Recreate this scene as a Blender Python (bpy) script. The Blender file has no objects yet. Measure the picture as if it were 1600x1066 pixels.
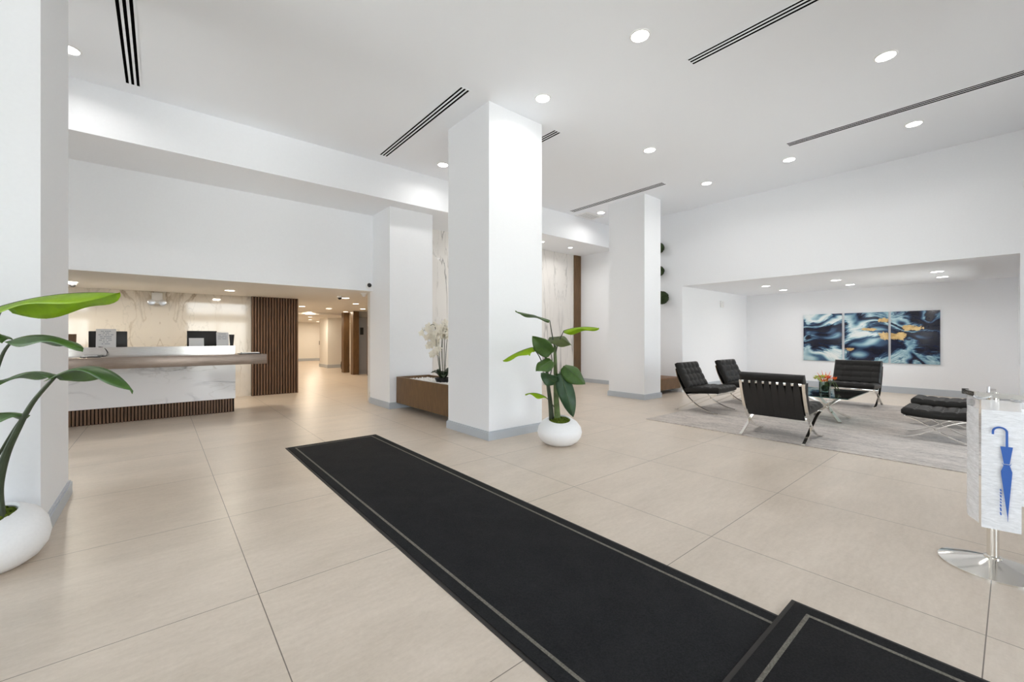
import bpy, bmesh, math, random
from mathutils import Vector, Matrix, Quaternion
random.seed(7)
S = bpy.context.scene
C = S.collection

# ------------------------------------------------------------------ camera, world, exposure
YAW = math.radians(-39.931)
cam = bpy.data.cameras.new('camera')
cam_o = bpy.data.objects.new('camera', cam); C.objects.link(cam_o)
cam.sensor_width = 36; cam.sensor_fit = 'HORIZONTAL'
cam.lens = 657.08 / 1600 * 36
cam.shift_y = -6 / 1600
cam.clip_start = 0.05; cam.clip_end = 200
cam_o.location = (0, 0, 1.3333)
cam_o.rotation_euler = (math.pi / 2, 0, YAW)
S.camera = cam_o
S.view_settings.view_transform = 'Standard'
S.view_settings.look = 'None'
S.view_settings.gamma = 1
S.view_settings.use_curve_mapping = False
S.view_settings.exposure = 0.57
DAY = 4.6          # daylight through the glazed front
LAMP = 4.2        # watts per lobby downlight
S.cycles.max_bounces = 12
S.cycles.diffuse_bounces = 9
S.cycles.glossy_bounces = 4
S.cycles.transmission_bounces = 8
S.cycles.transparent_max_bounces = 12
S.cycles.sample_clamp_indirect = 6
S.cycles.caustics_reflective = False
S.cycles.caustics_refractive = False

w = bpy.data.worlds.new('world'); S.world = w; w.use_nodes = True
nt = w.node_tree; nt.nodes.clear()
out = nt.nodes.new('ShaderNodeOutputWorld'); bg = nt.nodes.new('ShaderNodeBackground')
tc = nt.nodes.new('ShaderNodeTexCoord'); sx = nt.nodes.new('ShaderNodeSeparateXYZ'); cr = nt.nodes.new('ShaderNodeValToRGB')
mr = nt.nodes.new('ShaderNodeMapRange')
mr.inputs['From Min'].default_value = -0.25; mr.inputs['From Max'].default_value = 0.5
nt.links.new(tc.outputs['Generated'], sx.inputs[0]); nt.links.new(sx.outputs['Z'], mr.inputs['Value'])
nt.links.new(mr.outputs[0], cr.inputs[0])
els = cr.color_ramp.elements
els[0].position = 0.0; els[0].color = (1.15, 1.14, 1.13, 1)
els[1].position = 1.0; els[1].color = (.80, .88, 1.0, 1)
e = els.new(.30); e.color = (.70, .70, .68, 1)
e = els.new(.42); e.color = (.93, .95, 1, 1)
nt.links.new(cr.outputs[0], bg.inputs[0]); bg.inputs[1].default_value = DAY
nt.links.new(bg.outputs[0], out.inputs[0])

# ------------------------------------------------------------------ mesh helpers
class MB:
    def __init__(s): s.v = []; s.f = []
    def add(s, vs, fs):
        o = len(s.v); s.v += [Vector(p) for p in vs]; s.f += [tuple(i + o for i in f) for f in fs]; return s
    def box(s, x0, x1, y0, y1, z0, z1):
        x0, x1 = sorted((x0, x1)); y0, y1 = sorted((y0, y1)); z0, z1 = sorted((z0, z1))
        return s.add([(x0,y0,z0),(x1,y0,z0),(x1,y1,z0),(x0,y1,z0),(x0,y0,z1),(x1,y0,z1),(x1,y1,z1),(x0,y1,z1)],
                     [(0,3,2,1),(4,5,6,7),(0,1,5,4),(1,2,6,5),(2,3,7,6),(3,0,4,7)])
    def lathe(s, prof, c=(0,0,0), n=32, caps=True):
        vs = []; fs = []; k = len(prof); c = Vector(c)
        for j in range(n):
            a = 2 * math.pi * j / n
            for r, z in prof: vs.append(c + Vector((r * math.cos(a), r * math.sin(a), z)))
        for j in range(n):
            for i in range(k - 1):
                a = j * k + i; b = ((j + 1) % n) * k + i
                fs.append((a, b, b + 1, a + 1))
        if caps:
            if prof[0][0] > 1e-6: fs.append(tuple(j * k for j in reversed(range(n))))
            if prof[-1][0] > 1e-6: fs.append(tuple(j * k + k - 1 for j in range(n)))
        return s.add(vs, fs)
    def cyl(s, c, r, h, n=24): return s.lathe([(r, 0), (r, h)], c, n)
    def tube(s, pts, r, n=8, r1=None, flat=None):
        """round (or, with flat=(w,t,normal), flat bar) sweep along pts"""
        pts = [Vector(p) for p in pts]; k = len(pts); vs = []; fs = []
        up = Vector((0, 0, 1)); prev = None
        for i, p in enumerate(pts):
            t = (pts[min(i + 1, k - 1)] - pts[max(i - 1, 0)]).normalized()
            if flat:
                side = Vector(flat[2]).normalized(); nn = side.cross(t).normalized(); hw, ht = (flat[0](i) if callable(flat[0]) else flat[0]) / 2, flat[1] / 2
                for a, b in ((-1,-1),(1,-1),(1,1),(-1,1)): vs.append(p + side * hw * a + nn * ht * b)
            else:
                if prev is None:
                    a = t.cross(up if abs(t.z) < .9 else Vector((1, 0, 0))).normalized()
                else:
                    a = (prev - t * prev.dot(t)).normalized()
                prev = a; b = t.cross(a)
                rr = r if r1 is None else r + (r1 - r) * i / (k - 1)
                for j in range(n):
                    g = 2 * math.pi * j / n; vs.append(p + (a * math.cos(g) + b * math.sin(g)) * rr)
        m = 4 if flat else n
        for i in range(k - 1):
            for j in range(m):
                a = i * m + j; b = i * m + (j + 1) % m; fs.append((a, b, b + m, a + m))
        fs.append(tuple(reversed(range(m)))); fs.append(tuple(range((k - 1) * m, k * m)))
        return s.add(vs, fs)
    def sphere(s, c, r, n=16, m=10, sc=(1,1,1)):
        prof = [(max(1e-7, r * math.sin(math.pi * i / m)), -r * math.cos(math.pi * i / m)) for i in range(m + 1)]
        o = len(s.v); s.lathe(prof, (0,0,0), n, False)
        for i in range(o, len(s.v)):
            v = s.v[i]; s.v[i] = Vector((v.x * sc[0] + c[0], v.y * sc[1] + c[1], v.z * sc[2] + c[2]))
        return s
    def xf(s, M):
        s.v = [M @ v for v in s.v]; return s

def tag(o, label=None, cat=None, group=None, kind=None):
    if label: o['label'] = label
    if cat: o['category'] = cat
    if group: o['group'] = group
    if kind: o['kind'] = kind
    return o

def obj(name, mb, mat, parent=None, bevel=0, seg=2, smooth=35, solid=0):
    me = bpy.data.meshes.new(name)
    me.from_pydata([tuple(v) for v in mb.v], [], mb.f); me.validate(); me.update()
    bm = bmesh.new(); bm.from_mesh(me)
    bmesh.ops.remove_doubles(bm, verts=bm.verts, dist=1e-6)
    bmesh.ops.recalc_face_normals(bm, faces=bm.faces)
    if bevel:
        eds = [e for e in bm.edges if len(e.link_faces) == 2 and e.calc_face_angle(0) > .6]
        bmesh.ops.bevel(bm, geom=eds, offset=bevel, segments=seg, profile=.5, affect='EDGES', clamp_overlap=True)
    bm.to_mesh(me); bm.free()
    if smooth:
        for p in me.polygons: p.use_smooth = True
        me.set_sharp_from_angle(angle=math.radians(smooth))
    me.materials.append(mat)
    o = bpy.data.objects.new(name, me); C.objects.link(o)
    if parent: o.parent = parent
    if solid:
        md = o.modifiers.new('thickness', 'SOLIDIFY'); md.thickness = solid; md.offset = 0
    return o

def empty(name, loc, label, cat, group=None, rz=0):
    o = bpy.data.objects.new(name, None); C.objects.link(o)
    o.location = loc; o.rotation_euler = (0, 0, rz); o.empty_display_size = .1
    return tag(o, label, cat, group)

def struct(name, mb, mat, label, cat=None, **k):
    return tag(obj(name, mb, mat, **k), label, cat or name.split('_')[0], None, 'structure')

def dup(root, loc, rz, label, group=None):
    r = root.copy(); C.objects.link(r); r.location = loc; r.rotation_euler = (0, 0, rz); r['label'] = label
    if group: r['group'] = group
    for ch in list(root.children):
        c = ch.copy(); C.objects.link(c); c.parent = r
        for g in list(ch.children):
            d = g.copy(); C.objects.link(d); d.parent = c
    return r

def bez(p0, p1, p2, p3, n=16):
    p0, p1, p2, p3 = map(Vector, (p0, p1, p2, p3)); r = []
    for i in range(n + 1):
        t = i / n; u = 1 - t
        r.append(p0 * u**3 + p1 * 3*u*u*t + p2 * 3*u*t*t + p3 * t**3)
    return r

def smooth_path(pts, n=6):
    pts = [Vector(p) for p in pts]; r = []
    for i in range(len(pts) - 1):
        a = pts[max(i - 1, 0)]; b = pts[i]; c = pts[i + 1]; d = pts[min(i + 2, len(pts) - 1)]
        for j in range(n):
            t = j / n
            r.append(.5 * ((2*b) + (c - a)*t + (2*a - 5*b + 4*c - d)*t*t + (3*b - a - 3*c + d)*t**3))
    r.append(pts[-1]); return r

# ------------------------------------------------------------------ materials
def srgb(r, g, b):
    f = lambda c: (c/255/12.92) if c/255 <= .04045 else ((c/255 + .055)/1.055)**2.4
    return (f(r), f(g), f(b), 1)

class Mat:
    def __init__(s, name):
        s.m = bpy.data.materials.new(name); s.m.use_nodes = True; s.t = s.m.node_tree
        s.b = s.t.nodes['Principled BSDF']; s.o = s.t.nodes['Material Output']
    def n(s, ty, **k):
        x = s.t.nodes.new('ShaderNode' + ty)
        for a, v in k.items(): setattr(x, a, v)
        return x
    def l(s, a, b): s.t.links.new(a, b)
    def pos(s):
        return s.n('NewGeometry').outputs['Position']
    def math(s, op, a, b=None, c=None):
        x = s.n('Math', operation=op)
        for i, v in enumerate((a, b, c)):
            if v is None: continue
            if isinstance(v, (int, float)): x.inputs[i].default_value = v
            else: s.l(v, x.inputs[i])
        return x.outputs[0]
    def map(s, vec, scale=(1,1,1), loc=(0,0,0), rot=(0,0,0)):
        x = s.n('Mapping'); s.l(vec, x.inputs[0])
        x.inputs['Scale'].default_value = scale; x.inputs['Location'].default_value = loc; x.inputs['Rotation'].default_value = rot
        return x.outputs[0]
    def noise(s, vec, scale, detail=4, rough=.5, dist=0):
        x = s.n('TexNoise'); s.l(vec, x.inputs['Vector'])
        x.inputs['Scale'].default_value = scale; x.inputs['Detail'].default_value = detail
        x.inputs['Roughness'].default_value = rough; x.inputs['Distortion'].default_value = dist
        return x.outputs['Fac'], x.outputs['Color']
    def ramp(s, fac, stops, interp='LINEAR'):
        x = s.n('ValToRGB'); s.l(fac, x.inputs[0]); r = x.color_ramp; r.interpolation = interp
        while len(r.elements) < len(stops): r.elements.new(.5)
        for e, (p, c) in zip(r.elements, stops): e.position = p; e.color = c if len(c) == 4 else (*c, 1)
        return x.outputs[0]
    def mix(s, fac, a, b, blend='MIX'):
        x = s.n('Mix', data_type='RGBA', blend_type=blend)
        for i, v in ((0, fac), (6, a), (7, b)):
            if hasattr(v, 'links'): s.l(v, x.inputs[i])
            elif i == 0: x.inputs[0].default_value = v
            else: x.inputs[i].default_value = v
        return x.outputs[2]
    def set(s, **k):
        for a, v in k.items():
            i = s.b.inputs[a.replace('_', ' ')]
            if hasattr(v, 'links'): s.l(v, i)
            else: i.default_value = v
        return s
    def bump(s, h, strength=.1, dist=.01):
        x = s.n('Bump'); x.inputs['Strength'].default_value = strength; x.inputs['Distance'].default_value = dist
        s.l(h, x.inputs['Height']); s.l(x.outputs[0], s.b.inputs['Normal'])

def simple(name, col, rough=.5, metal=0, spec=.5, nscale=0, namt=.0):
    m = Mat(name); m.set(Roughness=rough, Metallic=metal); m.b.inputs['Specular IOR Level'].default_value = spec
    if nscale:
        f, _ = m.noise(m.n('TexCoord').outputs['Object'], nscale, 5)
        a = tuple(c * (1 - namt) for c in col[:3]) + (1,); b = tuple(min(1, c * (1 + namt)) for c in col[:3]) + (1,)
        m.set(Base_Color=m.ramp(f, [(.3, a), (.7, b)]))
    else: m.set(Base_Color=col)
    return m.m

M = {}
M['wall'] = simple('wall_paint', (.866, .882, .910, 1), .6, spec=.25, nscale=40, namt=.008)
M['ceil'] = simple('ceiling_paint', (.862, .884, .922, 1), .8, spec=.1)
M['warmwall'] = simple('corridor_paint', (.86, .84, .80, 1), .6, spec=.25)
M['base'] = simple('baseboard_paint', srgb(186, 192, 199), .45)
M['white'] = simple('white_enamel', (.85, .85, .85, 1), .4)
M['black'] = simple('black_plastic', (.012, .012, .013, 1), .4)
M['dark'] = simple('dark_slot', (.004, .004, .004, 1), .9, spec=0)
M['grey'] = simple('grey_metal_grille', (.30, .30, .30, 1), .5)
M['slotgrey'] = simple('grey_slot', (.035, .035, .035, 1), .7)
M['chrome'] = simple('chrome', (.86, .84, .80, 1), .10, 1)
M['steel'] = simple('brushed_steel', (.68, .70, .74, 1), .30, 1, nscale=60, namt=.03)
M['leather'] = simple('black_leather', (.0095, .0086, .0078, 1), .45, spec=.28, nscale=90, namt=.15)
M['strap'] = simple('strap_leather', (.010, .010, .011, 1), .5)
M['pot'] = simple('white_stoneware', (.86, .86, .87, 1), .55, nscale=70, namt=.02)
M['paper'] = simple('paper', (.85, .85, .86, 1), .7)
M['ink'] = simple('printed_ink', srgb(120, 125, 150), .7)
M['blue'] = simple('blue_print', srgb(52, 98, 178), .5)
M['moss'] = simple('moss', (.085, .12, .016, 1), .95, spec=.1, nscale=60, namt=.6)
M['stemgreen'] = simple('plant_stem', (.085, .13, .035, 1), .5, nscale=14, namt=.3)
M['trunk'] = simple('plant_dark_stem', (.035, .05, .024, 1), .55, nscale=14, namt=.3)
M['pebble'] = simple('white_pebbles', (.78, .76, .73, 1), .6, nscale=30, namt=.1)

def wood(name, c0, c1, axis='z', rough=.42, sc=9):
    m = Mat(name); s = {'z': (6, 6, .5), 'x': (.5, 6, 6), 'y': (6, .5, 6)}[axis]
    f, _ = m.noise(m.map(m.pos(), s), sc, 6, .6, .4)
    m.set(Base_Color=m.ramp(f, [(.28, c0), (.72, c1)]), Roughness=rough); return m.m
M['slat'] = wood('walnut_slats', srgb(80, 57, 40), srgb(124, 92, 66))
M['wood'] = wood('walnut_veneer', srgb(82, 59, 36), srgb(120, 90, 56))
M['woodh'] = wood('walnut_bench', srgb(96, 66, 42), srgb(136, 97, 62))
M['gap'] = simple('slat_backing', srgb(26, 19, 15), .9, spec=.1)

def emit(name, col, st):
    m = Mat(name); m.set(Base_Color=(.9, .9, .9, 1)); m.b.inputs['Emission Color'].default_value = (*col, 1)
    m.b.inputs['Emission Strength'].default_value = st; return m.m
M['lamp'] = emit('downlight_diffuser', (1, .97, .92), 14)
M['lampw'] = emit('warm_downlight_diffuser', (1, .88, .68), 14)

# floor: large porcelain tiles, 4 ft grid
m = Mat('porcelain_tile'); p = m.pos(); sp = m.n('SeparateXYZ'); m.l(p, sp.inputs[0])
T = 1.219
def cell(sock, off):
    a = m.math('DIVIDE', m.math('SUBTRACT', sock, off), T)
    fr = m.math('FRACT', a); d = m.math('MINIMUM', fr, m.math('SUBTRACT', 1.0, fr))
    return m.math('FLOOR', a), m.math('MULTIPLY', d, T)
cx, dx = cell(sp.outputs['X'], .392); cy, dy = cell(sp.outputs['Y'], .081)
line = m.math('LESS_THAN', m.math('MINIMUM', dx, dy), .0022)
cid = m.n('CombineXYZ'); m.l(cx, cid.inputs[0]); m.l(cy, cid.inputs[1])
wn = m.n('TexWhiteNoise', noise_dimensions='2D'); m.l(cid.outputs[0], wn.inputs['Vector'])
f1, _ = m.noise(m.map(p, (.8, 2.2, 1)), 1.3, 6, .62, .5)
f2, _ = m.noise(m.map(p, (3, 12, 1)), 2.5, 5, .7)
f3, _ = m.noise(p, 42, 4, .7)
c = m.ramp(f1, [(.30, srgb(200, 184, 166)), (.70, srgb(222, 206, 189))])
c = m.mix(.22, c, m.ramp(f2, [(.3, srgb(170, 158, 144)), (.7, srgb(222, 212, 200))]))
c = m.mix(.10, c, m.ramp(f3, [(.3, srgb(150, 140, 128)), (.7, srgb(235, 228, 218))]))
c = m.mix(m.math('MULTIPLY', wn.outputs['Value'], .10), c, srgb(176, 165, 152))
c = m.mix(m.math('MULTIPLY', line, .85), c, srgb(88, 76, 66))
m.set(Base_Color=c, Roughness=m.ramp(f1, [(.3, (.30,)*3), (.7, (.38,)*3)])); M['floor'] = m.m

# marble: book-matched warm slabs behind the desk
def veins(m, vec, scale, width, detail=5, dist=.6):
    f, _ = m.noise(vec, scale, detail, .5, dist)
    d = m.math('ABSOLUTE', m.math('SUBTRACT', f, .5))
    return m.math('SUBTRACT', 1.0, m.math('SMOOTH_MIN', m.math('DIVIDE', d, width), 1.0, .2))
def marble(name, base, vein1, vein2, mapping, mirror=None, rough=.06, amt=.75):
    m = Mat(name); p = m.pos()
    if mirror is not None:
        sp = m.n('SeparateXYZ'); m.l(p, sp.inputs[0])
        ax = m.math('PINGPONG', m.math('SUBTRACT', sp.outputs['X'], mirror), 1.22)
        cb = m.n('CombineXYZ'); m.l(ax, cb.inputs[0]); m.l(sp.outputs['Y'], cb.inputs[1]); m.l(sp.outputs['Z'], cb.inputs[2]); p = cb.outputs[0]
    q = m.map(p, *mapping)
    v1 = veins(m, q, 1.0, .020, 6, .7); v2 = veins(m, m.map(q, (1.7, 1.7, 1.7), (3.1, 1.7, 2.2)), 1.0, .012, 6, .5)
    cl, _ = m.noise(q, .9, 5, .6); cl2, _ = m.noise(m.map(q, (1, 1, 1), (7, 3, 1)), .6, 3, .5)
    c = m.mix(m.math('MULTIPLY', cl, .35), base, tuple(x * .86 for x in base[:3]) + (1,))
    mask = m.ramp(cl2, [(.38, (0,0,0)), (.6, (1,1,1))])
    c = m.mix(m.math('MULTIPLY', m.math('MULTIPLY', v1, mask), amt), c, vein1)
    c = m.mix(m.math('MULTIPLY', m.math('MULTIPLY', v2, mask), amt * .6), c, vein2)
    m.set(Base_Color=c, Roughness=rough); m.b.inputs['Specular IOR Level'].default_value = .95; return m.m
M['marble_warm'] = marble('warm_bookmatched_marble', srgb(226, 219, 208), srgb(140, 118, 86), srgb(128, 126, 116), ((2.1, 1, .62), (0, 0, .3), (0, .22, 0)), mirror=.0)
M['marble_desk'] = marble('white_desk_marble', srgb(246, 246, 248), srgb(138, 140, 148), srgb(176, 170, 160), ((.55, 1, 2.0), (.4, 0, .2), (0, -.12, 0)), rough=.08, amt=.8)
M['marble_cool'] = marble('white_wall_marble', srgb(234, 231, 227), srgb(128, 126, 124), srgb(160, 156, 152), ((2.3, 1, .32), (1.3, 0, .6), (0, .05, 0)), mirror=5.2, rough=.07, amt=1.0)

# worktop: brushed bronze laminate
m = Mat('bronze_worktop'); f, _ = m.noise(m.map(m.pos(), (1.2, 4, 30)), 5, 5, .65)
m.set(Base_Color=m.ramp(f, [(.3, srgb(132, 118, 108)), (.7, srgb(164, 150, 140))]), Metallic=.75, Roughness=.3); M['bronze'] = m.m
m = Mat('polished_fascia'); f, _ = m.noise(m.map(m.pos(), (2, 2, 14)), 6, 4)
m.set(Base_Color=m.ramp(f, [(.3, (.70, .68, .66)), (.7, (.80, .79, .78))]), Metallic=1.0, Roughness=.14); M['fascia'] = m.m

# mats
m = Mat('entrance_mat_pile'); f, _ = m.noise(m.n('TexCoord').outputs['Object'], 140, 3); g, _ = m.noise(m.n('TexCoord').outputs['Object'], 4, 5, .7)
m.set(Base_Color=m.mix(.4, m.ramp(f, [(.3, (.010, .010, .011)), (.75, (.030, .030, .031))]), m.ramp(g, [(.35, (.010, .010, .011)), (.7, (.024, .024, .024))])), Roughness=.95)
m.b.inputs['Specular IOR Level'].default_value = .15; m.bump(f, .5, .004); M['mat'] = m.m
M['matline'] = simple('mat_stripe', srgb(112, 108, 100), .9, spec=.1, nscale=120, namt=.35)
M['matrub'] = simple('mat_rubber', (.022, .019, .017, 1), .7)

# rug
m = Mat('distressed_rug'); p = m.pos()
f, _ = m.noise(m.map(p, (9, 1.3, 1)), 2.6, 8, .75, .5); g, _ = m.noise(p, .9, 4, .6); h, _ = m.noise(p, 150, 2); k2, _ = m.noise(m.map(p, (16, 4, 1)), 5, 5, .75)
c = m.ramp(f, [(.36, srgb(140, 131, 126)), (.46, srgb(196, 186, 178)), (.62, srgb(222, 213, 205))])
w1, _ = m.noise(m.map(p, (2.6, .9, 1), (3, 1, 0)), 1.5, 7, .72, .8)
c = m.mix(m.math('MULTIPLY', m.ramp(w1, [(.46, (0,)*3), (.58, (1,)*3)]), .62), c, m.ramp(k2, [(.40, srgb(84, 79, 80)), (.60, srgb(176, 168, 163))]))
c = m.mix(m.math('MULTIPLY', g, .2), c, srgb(196, 189, 185)); c = m.mix(.38, c, m.ramp(k2, [(.36, srgb(132, 125, 122)), (.62, srgb(224, 216, 208))])); c = m.mix(.12, c, m.ramp(h, [(.3, srgb(120, 115, 112)), (.7, srgb(228, 222, 215))]))
m.set(Base_Color=c, Roughness=.95); m.b.inputs['Specular IOR Level'].default_value = .1; m.bump(h, .4, .004); M['rug'] = m.m

# leaves
def leafmat(name, c0, c1, trans):
    m = Mat(name); tcx = m.n('TexCoord').outputs['Object']
    f, _ = m.noise(m.map(tcx, (1, 1, 1)), 9, 5, .6)
    col = m.ramp(f, [(.3, c0), (.7, c1)]); m.set(Base_Color=col, Roughness=.38)
    tr = m.n('BsdfTranslucent'); m.l(m.mix(.5, col, srgb(150, 190, 20)), tr.inputs[0])
    mx = m.n('MixShader'); mx.inputs[0].default_value = trans
    m.l(m.b.outputs[0], mx.inputs[1]); m.l(tr.outputs[0], mx.inputs[2]); m.l(mx.outputs[0], m.o.inputs[0]); return m.m
LEAF = [leafmat('leaf_green', srgb(54, 84, 40), srgb(84, 118, 52), .25), leafmat('leaf_lime', srgb(150, 188, 18), srgb(182, 216, 36), .5),
        leafmat('leaf_olive', srgb(82, 84, 54), srgb(98, 116, 60), .2), leafmat('leaf_dark', srgb(28, 58, 34), srgb(52, 88, 50), .12)]

# glass
def glass(name, tint, refl):
    m = Mat(name); t = m.n('BsdfTransparent'); t.inputs[0].default_value = tint; g = m.n('BsdfGlossy'); g.inputs['Roughness'].default_value = .02
    fr = m.n('Fresnel'); fr.inputs[0].default_value = refl; mx = m.n('MixShader')
    m.l(fr.outputs[0], mx.inputs[0]); m.l(t.outputs[0], mx.inputs[1]); m.l(g.outputs[0], mx.inputs[2]); m.l(mx.outputs[0], m.o.inputs[0]); return m.m
M['glass'] = glass('window_glass', (.96, .98, .97, 1), 1.45)
M['tglass'] = glass('table_glass', (.88, .94, .93, 1), 1.5)
M['tedge'] = simple('glass_edge', srgb(58, 92, 88), .15)
M['vase'] = glass('vase_glass', (.88, .94, .90, 1), 1.5)
m = Mat('clear_film'); t = m.n('BsdfTransparent'); mx = m.n('MixShader')
f, _ = m.noise(m.map(m.pos(), (3, 3, 14)), 6, 5, .6, 1.0)
m.l(m.ramp(f, [(.3, (.72,)*3), (.7, (.95,)*3)]), mx.inputs[0]); m.set(Base_Color=(.90, .91, .94, 1), Roughness=.25)
m.bump(f, .35, .01); m.l(t.outputs[0], mx.inputs[1]); m.l(m.b.outputs[0], mx.inputs[2]); m.l(mx.outputs[0], m.o.inputs[0]); M['film'] = m.m
m = Mat('clear_header_film'); t = m.n('BsdfTransparent'); mx = m.n('MixShader'); mx.inputs[0].default_value = .32
m.set(Base_Color=(.92, .92, .94, 1), Roughness=.2); m.l(t.outputs[0], mx.inputs[1]); m.l(m.b.outputs[0], mx.inputs[2]); m.l(mx.outputs[0], m.o.inputs[0]); M['header'] = m.m

# poured-ink art: one continuous swirl over the three panels
m = Mat('poured_ink_art'); p = m.map(m.pos(), (0, 1, 1), (0, .35, .1))
_, wc = m.noise(p, .9, 1.5, .4); va = m.n('VectorMath', operation='SCALE'); m.l(wc, va.inputs[0]); va.inputs['Scale'].default_value = 1.5
vb = m.n('VectorMath', operation='ADD'); m.l(m.map(p, (1, .55, 1.25), (0, 0, 0), (.45, 0, 0)), vb.inputs[0]); m.l(va.outputs[0], vb.inputs[1])
f, _ = m.noise(vb.outputs[0], .95, 2.5, .5, .35)
fine, _ = m.noise(m.map(vb.outputs[0], (1, 1, 3.2)), 5.5, 6, .7, .8)
sp = m.n('SeparateXYZ'); m.l(m.pos(), sp.inputs[0])
def spot(y, z, ry, rz):
    a = m.math('DIVIDE', m.math('SUBTRACT', sp.outputs['Y'], y), ry); b = m.math('DIVIDE', m.math('SUBTRACT', sp.outputs['Z'], z), rz)
    return m.math('SUBTRACT', 1.0, m.math('SQRT', m.math('ADD', m.math('MULTIPLY', a, a), m.math('MULTIPLY', b, b))))
g2, _ = m.noise(m.map(m.pos(), (0, 1, 1)), 5, 6, .65)
add = lambda *v: v[0] if len(v) == 1 else m.math('ADD', v[0], add(*v[1:]))
band = m.math('SINE', m.math('ADD', m.math('MULTIPLY', f, 40.0), m.math('MULTIPLY', m.math('SUBTRACT', fine, .5), 4.0)))
pos_ = lambda v: m.math('MAXIMUM', v, 0.0)
lum = add(m.math('MULTIPLY', band, .30), m.math('MULTIPLY', m.math('SUBTRACT', fine, .5), 1.0), .38,
          m.math('MULTIPLY', pos_(spot(2.35, 1.42, .62, .42)), .42), m.math('MULTIPLY', pos_(spot(3.35, 1.85, .75, .30)), .45),
          m.math('MULTIPLY', pos_(spot(3.1, .85, .9, .28)), .30), m.math('MULTIPLY', pos_(spot(3.30, 1.38, .46, .40)), -.5),
          m.math('MULTIPLY', pos_(spot(1.15, 1.45, .62, .85)), -.38), m.math('MULTIPLY', pos_(spot(2.35, 1.02, .40, .14)), -.45))
c = m.ramp(lum, [(0, srgb(16, 20, 40)), (.22, srgb(26, 36, 64)), (.40, srgb(62, 94, 126)), (.56, srgb(120, 160, 180)), (.72, srgb(178, 208, 216)), (.92, srgb(232, 238, 238))])
acc = None
for a in ((1.88, 1.36, .34, .15), (1.58, 1.56, .26, .10), (2.70, 1.02, .13, .07), (2.02, 1.74, .16, .08), (2.3, 1.53, .22, .05)):
    s_ = spot(*a); acc = s_ if acc is None else m.math('MAXIMUM', acc, s_)
gm = m.ramp(m.math('ADD', acc, m.math('MULTIPLY', m.math('SUBTRACT', g2, .5), 2.6)), [(.30, (0,0,0)), (.42, (1,1,1))])
c = m.mix(gm, c, m.ramp(g2, [(.35, srgb(178, 140, 84)), (.6, srgb(226, 196, 140))]))
m.set(Base_Color=c, Roughness=.25); M['art'] = m.m
m = Mat('topiary_green'); f, _ = m.noise(m.n('TexCoord').outputs['Object'], 45, 4, .8)
m.set(Base_Color=m.ramp(f, [(.3, (.006, .012, .004)), (.7, (.045, .075, .02))]), Roughness=.9); M['topiary'] = m.m
M['petal'] = simple('orchid_petal', (.84, .80, .70, 1), .6)
M['orchidleaf'] = simple('orchid_leaf', (.022, .045, .018, 1), .4)

# ------------------------------------------------------------------ setting
ZC = 4.38; ZS = 3.765; ZL = 2.255; ZN = 2.57; XR = 9.70; YB = 7.09; YF = -2.0; XN = 13.5
struct('floor', MB().box(-4, 14, YF, 26, -.12, 0), M['floor'], 'pale beige porcelain floor laid in four foot tiles', smooth=0)
struct('ceiling', MB().box(-4, XR, YF, YB, ZC, ZC + .2), M['ceil'], 'flat white lobby ceiling', smooth=0)
struct('beam', MB().box(-4, XR + .1, YB, 8.5, ZS, ZC + .2), M['wall'], 'white bulkhead beam dropping from the lobby ceiling above reception', smooth=0)
struct('wall_reception', MB().box(-4, 3.27, 8.26, 8.42, ZL, ZS), M['wall'], 'white wall panel hanging above the reception opening', smooth=0)
struct('ceiling_reception', MB().box(-4, 9, 8.42, 16.6, ZL, ZL + .15).box(-4, 3.27, 8.26, 8.42, ZL - .001, ZL), M['warmwall'], 'low cream ceiling over reception and the lift hall', smooth=0)
struct('ceiling_corridor', MB().box(2.4, 9, 16.6, 26, 2.17, ZL + .15), M['warmwall'], 'lower ceiling at the far end of the corridor', smooth=0)
struct('wall_back', MB().box(-4, 2.55, 11.15, 11.35, 0, ZL), M['marble_warm'], 'polished book matched marble wall behind the reception desk', smooth=0)
struct('wall_left', MB().box(-4.15, -4, YF, -1.0, 0, ZC).box(-4.15, -4, 1.6, 3.2, 0, ZC).box(-4.15, -4, 6.0, 11.35, 0, ZC).box(-4.15, -4, -1.0, 1.6, 0, .6).box(-4.15, -4, 3.2, 6.0, 0, .6).box(-4.15, -4, -1.0, 1.6, 3.1, ZC).box(-4.15, -4, 3.2, 6.0, 3.1, ZC), M['wall'], 'white left side wall', smooth=0)
struct('wall_corridor', MB().box(2.40, 2.55, 11.35, 26, 0, ZL), M['warmwall'], 'cream corridor side wall', smooth=0)
struct('wall_far', MB().box(2.4, 9, 25.5, 25.7, 0, ZL), M['warmwall'], 'cream end wall of the corridor', smooth=0)
struct('wall_hall', MB().box(9, 9.15, 8.6, 25.7, 0, ZL), M['warmwall'], 'cream right side wall of the lift hall', smooth=0)
struct('wall_pier', MB().box(5.545, 6.33, 19.0, 20.2, 0, 2.17), M['warmwall'], 'cream square pier standing in the corridor', smooth=0)
struct('wall_marble', MB().box(3.3, 9.42, 8.40, 8.6, 0, ZS), M['marble_cool'], 'tall white marble wall with grey veins behind the planter', smooth=0)
struct('trim_1', MB().box(9.42, XR, 8.36, 8.6, 0, ZS), M['wood'], 'tall narrow walnut strip at the end of the marble wall', smooth=0)
struct('wall_right', MB().box(XR, XR + .25, YF, 8.6, ZN, ZC + .2), M['wall'], 'white upper right wall above the wide opening of the seating alcove', smooth=0)
struct('wall_right_rear', MB().box(XR, XR + .25, 5.16, 8.6, 0, ZN), M['wall'], 'white right wall behind the far column and bench', smooth=0)
struct('wall_right_front', MB().box(XR, XR + .25, YF, -.055, 0, ZN), M['wall'], 'white right wall pier at the picture edge', smooth=0)
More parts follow.
